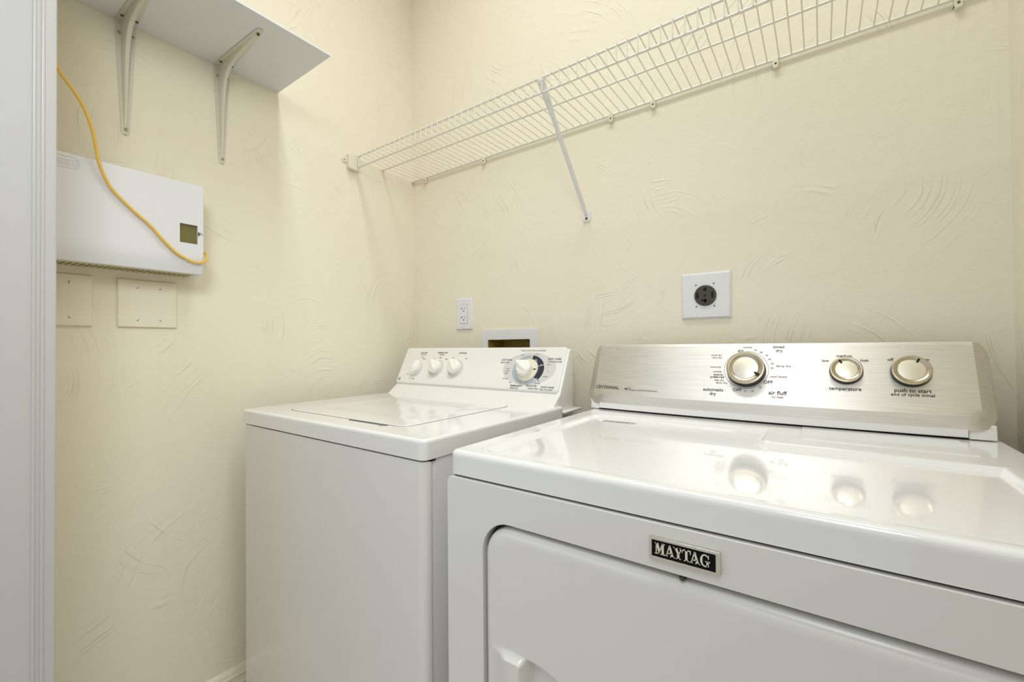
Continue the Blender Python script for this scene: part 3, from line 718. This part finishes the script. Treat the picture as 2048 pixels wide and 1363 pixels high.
prism('latch_tab', [(-.7555, 1.3570), (-.7555, 1.3540), (-.7495, 1.3515), (-.7490, 1.3528)], PT + .0002, PT + .0012, LEFT, M_SCREW, p)
# underside with its row of slots
box('underside', .006, .068, PY0 + .012, PY1 - .016, PZ0 - .0008, PZ0 + .001, M_PANEB, p, smooth=False)
for i in range(25):
    y = -1.0050 + i * .0098
    mp = lambda a, b, c, y=y: Vector((a, y + b + (a - .04) * .10, c))
    box('vent_slot', .022, .056, -.0016, .0016, PZ0 - .0014, PZ0 - .0007, M_HOLE, p, mp=mp, smooth=False)
# raised moulded mark near the top edge
def ringline(poly, poly2, name, m):
    bm = bmesh.new(); addprism(bm, poly, PT - .0002, PT + .0008, LEFT, holes=[poly2]); return build(name, bm, m, p)
ringline(rrect(-1.0200, -.9660, 1.4415, 1.4655, .006, 5), rrect(-1.0188, -.9672, 1.4427, 1.4643, .005, 5), 'moulded_mark', M_PANEL)
for i, z in enumerate((1.4475, 1.4520, 1.4565)):
    box('moulded_line', PT - .0002, PT + .0009, -1.015, -.9790 - .001 * i, z, z + .0018, M_PANEL, p)
ringline(rrect(-.9760, -.9690, 1.4475, 1.4610, .0033, 5), rrect(-.9750, -.9700, 1.4485, 1.4600, .0024, 5), 'moulded_mark', M_PANEL)

# yellow cable hanging in front of the box
cpts = [(.110, -1.016, 1.8290), (.135, -1.020, 1.76), (.148, -1.022, 1.675), (0.1400, -1.0078, 1.6135), (0.1280, -0.9808, 1.5780), (0.1180, -0.9649, 1.5537), (0.1080, -0.9521, 1.5215), (0.0980, -0.9441, 1.4861), (0.0930, -0.9393, 1.4630), (0.0890, -0.9308, 1.4405), (0.0870, -0.9193, 1.4178), (0.0865, -0.9006, 1.3963), (0.0860, -0.8752, 1.3721), (0.0860, -0.8532, 1.3526), (0.0860, -0.8305, 1.3254), (0.0855, -0.8067, 1.3008), (0.0850, -0.7900, 1.2906), (0.0850, -0.7720, 1.2827), (0.0840, -0.7562, 1.2828), (0.0855, -0.7445, 1.2896), (0.0735, -0.7378, 1.3046), (.052, -.7375, 1.3150), (.030, -.7380, 1.3230), (.006, -.7390, 1.3280)]
def catmull(P, k=8):
    P = [Vector(q) for q in P]; out = []
    for i in range(len(P) - 1):
        a, b, c, e = P[max(i - 1, 0)], P[i], P[i + 1], P[min(i + 2, len(P) - 1)]
        for j in range(k):
            t = j / k; out.append(.5 * ((2 * b) + (c - a) * t + (2 * a - 5 * b + 4 * c - e) * t * t + (3 * b - a - 3 * c + e) * t ** 3))
    return out + [P[-1]]
cb_ = tube('network_cable', catmull(cpts), .0032, M_CABLE, None, n=10)
cb_['label'] = 'thin yellow cable hanging in a curve across the grey-white cover box'; cb_['category'] = 'cable'

# ------------------------------------------------------------ wall plates
def screw(mp, a, b, h, parent, rot, m=M_SCREW, r=.0034):
    k = lathe('screw', [(0, h + .0008), (r * .7, h + .0007), (r, h + .0001), (r, h - .001), (0, h - .001)], at(mp, a, b), m, parent, n=14)
    box('screw_slot', -r * .85, r * .85, -.0005, .0005, h + .0006, h + .0010, M_DARK, k, mp=at(mp, a, b, 0, rot), smooth=False)
b1 = root('blank_plate', (0, -.835, 1.18), 'wider cream blank wall plate with four screws, beneath the window end of the cover box', 'wall plate')
pillow('plate', -.8910, -.7785, 1.1245, 1.2370, .002, .0035, .0055, .0002, LEFT, M_PLATEC, b1, nx=3, ny=3)
for a, b, r in ((-.8553, 1.2174, .5), (-.8126, 1.2181, .2), (-.8552, 1.1417, .7), (-.8125, 1.1423, 2.4)): screw(LEFT, a, b, .0055, b1, r, M_PLATEC)
b2 = root('blank_plate', (0, -.968, 1.18), 'narrow cream blank wall plate with two screws, beside the white door jamb', 'wall plate')
pillow('plate', -1.0035, -.9330, 1.1245, 1.2370, .002, .0035, .0055, .0002, LEFT, M_PLATEC, b2, nx=3, ny=3)
for a, b, r in ((-.9696, 1.2185, 1.5), (-.9694, 1.1432, 2.2)): screw(LEFT, a, b, .0055, b2, r, M_PLATEC)

o1 = root('electrical_outlet', (.2684, 0, 1.19), 'narrow white duplex power outlet on the back wall, left of the recessed box', 'outlet')
def bevel_rim(q): return .0045 * (1 - min(1, q / .0045))
pillow('cover_plate', .2295, .3075, 1.1325, 1.2465, .0015, .004, .0058, .0002, BACK, M_PLATE, o1, nx=3, ny=3, rimf=bevel_rim)
ins = pillow('receptacle', .2515, .2855, 1.1560, 1.2230, .002, .001, .0072, .004, BACK, M_PLATE, o1, nx=3, ny=3)
lb = bmesh.new(); addprism(lb, rrect(.2507, .2863, 1.1552, 1.2238, .0022, 3), .0057, .0060, BACK, holes=[rrect(.2516, .2854, 1.1561, 1.2229, .002, 3)])
build('insert_gap', lb, M_INKG, ins)
for zc in (1.2065, 1.1745):
    box('slot', .2600, .2620, zc - .0005, zc + .0070, .0070, .0075, M_BLACK, ins, mp=BACK, smooth=False)
    box('slot', .2575, .2600, zc + .0022, zc + .0042, .0070, .0075, M_BLACK, ins, mp=BACK, smooth=False)
    box('slot', .2730, .2746, zc + .0002, zc + .0066, .0070, .0075, M_BLACK, ins, mp=BACK, smooth=False)
    lathe('slot', [(0, .0075), (.0024, .0075), (.0024, .007), (0, .007)], at(BACK, .2684, zc - .0062), M_BLACK, ins, n=12)
for b in (1.2385, 1.1405): screw(BACK, .2684, b, .0058, o1, 1.57, M_PLATE, .0025)

o2 = root('dryer_outlet', (1.0787, 0, 1.196), 'square white plate with a round black four-slot dryer outlet, above the steel control panel', 'outlet')
pillow('cover_plate', 1.0200, 1.1375, 1.1375, 1.2545, .0015, .005, .0065, .0002, BACK, M_PLATE, o2, nx=3, ny=3, rimf=lambda q: .0050 * (1 - min(1, q / .005)))
rc = lathe('receptacle', [(.0258, .006), (.0258, .0088), (.0246, .0100), (.0190, .0098), (.0120, .0104), (0, .0104)], at(BACK, 1.0783, 1.1958), M_BLK2, o2, n=48)
for a0, a1, b0_, b1_ in ((-.0205, -.0150, -.0065, .0075), (.0145, .0195, -.0060, .0080), (-.0085, .0030, -.0150, -.0095), (-.0015, .0030, -.0185, -.0095)):
    box('slot', 1.0783 + a0, 1.0783 + a1, 1.1958 + b0_, 1.1958 + b1_, .0095, .0108, M_BLACK, rc, mp=BACK, smooth=False)
lathe('slot', [(0, .0108), (.0045, .0108), (.0045, .009), (0, .009)], at(BACK, 1.0783, 1.2110), M_BLACK, rc, n=16)
lathe('slot', [(0, .0112), (.0026, .0112), (.0026, .009), (0, .009)], at(BACK, 1.0783, 1.1958), M_BLACK, rc, n=12)
for a, b, r in ((1.0565, 1.2235, .8), (1.0985, 1.2250, 1.4), (1.0570, 1.1690, 1.7), (1.0990, 1.1690, 1.5)): screw(BACK, a, b, .0065, o2, r, M_SCREW, .0023)

o3 = root('supply_box', (.465, 0, 1.03), 'white framed recessed washer supply box in the back wall, partly hidden behind the washer console', 'recessed box')
fb = bmesh.new(); addprism(fb, rrect(.3505, .5805, .9050, 1.1290, .004, 3), .0003, .0045, BACK, holes=[rrect(.3765, .5500, .9320, 1.0950, .002, 2)])
build('frame', fb, M_PLATE, o3, bevel=.0012)
rb = bmesh.new()
v = [rb.verts.new(q) for q in [(.3762, -.001, .9318), (.5503, -.001, .9318), (.5503, -.001, 1.0952), (.3762, -.001, 1.0952), (.3800, .080, .936), (.5465, .080, .936), (.5465, .080, 1.091), (.3800, .080, 1.091)]]
for q in ((0, 1, 5, 4), (1, 2, 6, 5), (2, 3, 7, 6), (3, 0, 4, 7), (4, 5, 6, 7)): rb.faces.new([v[i] for i in q])
build('recess', rb, M_TAN, o3, smooth=False)
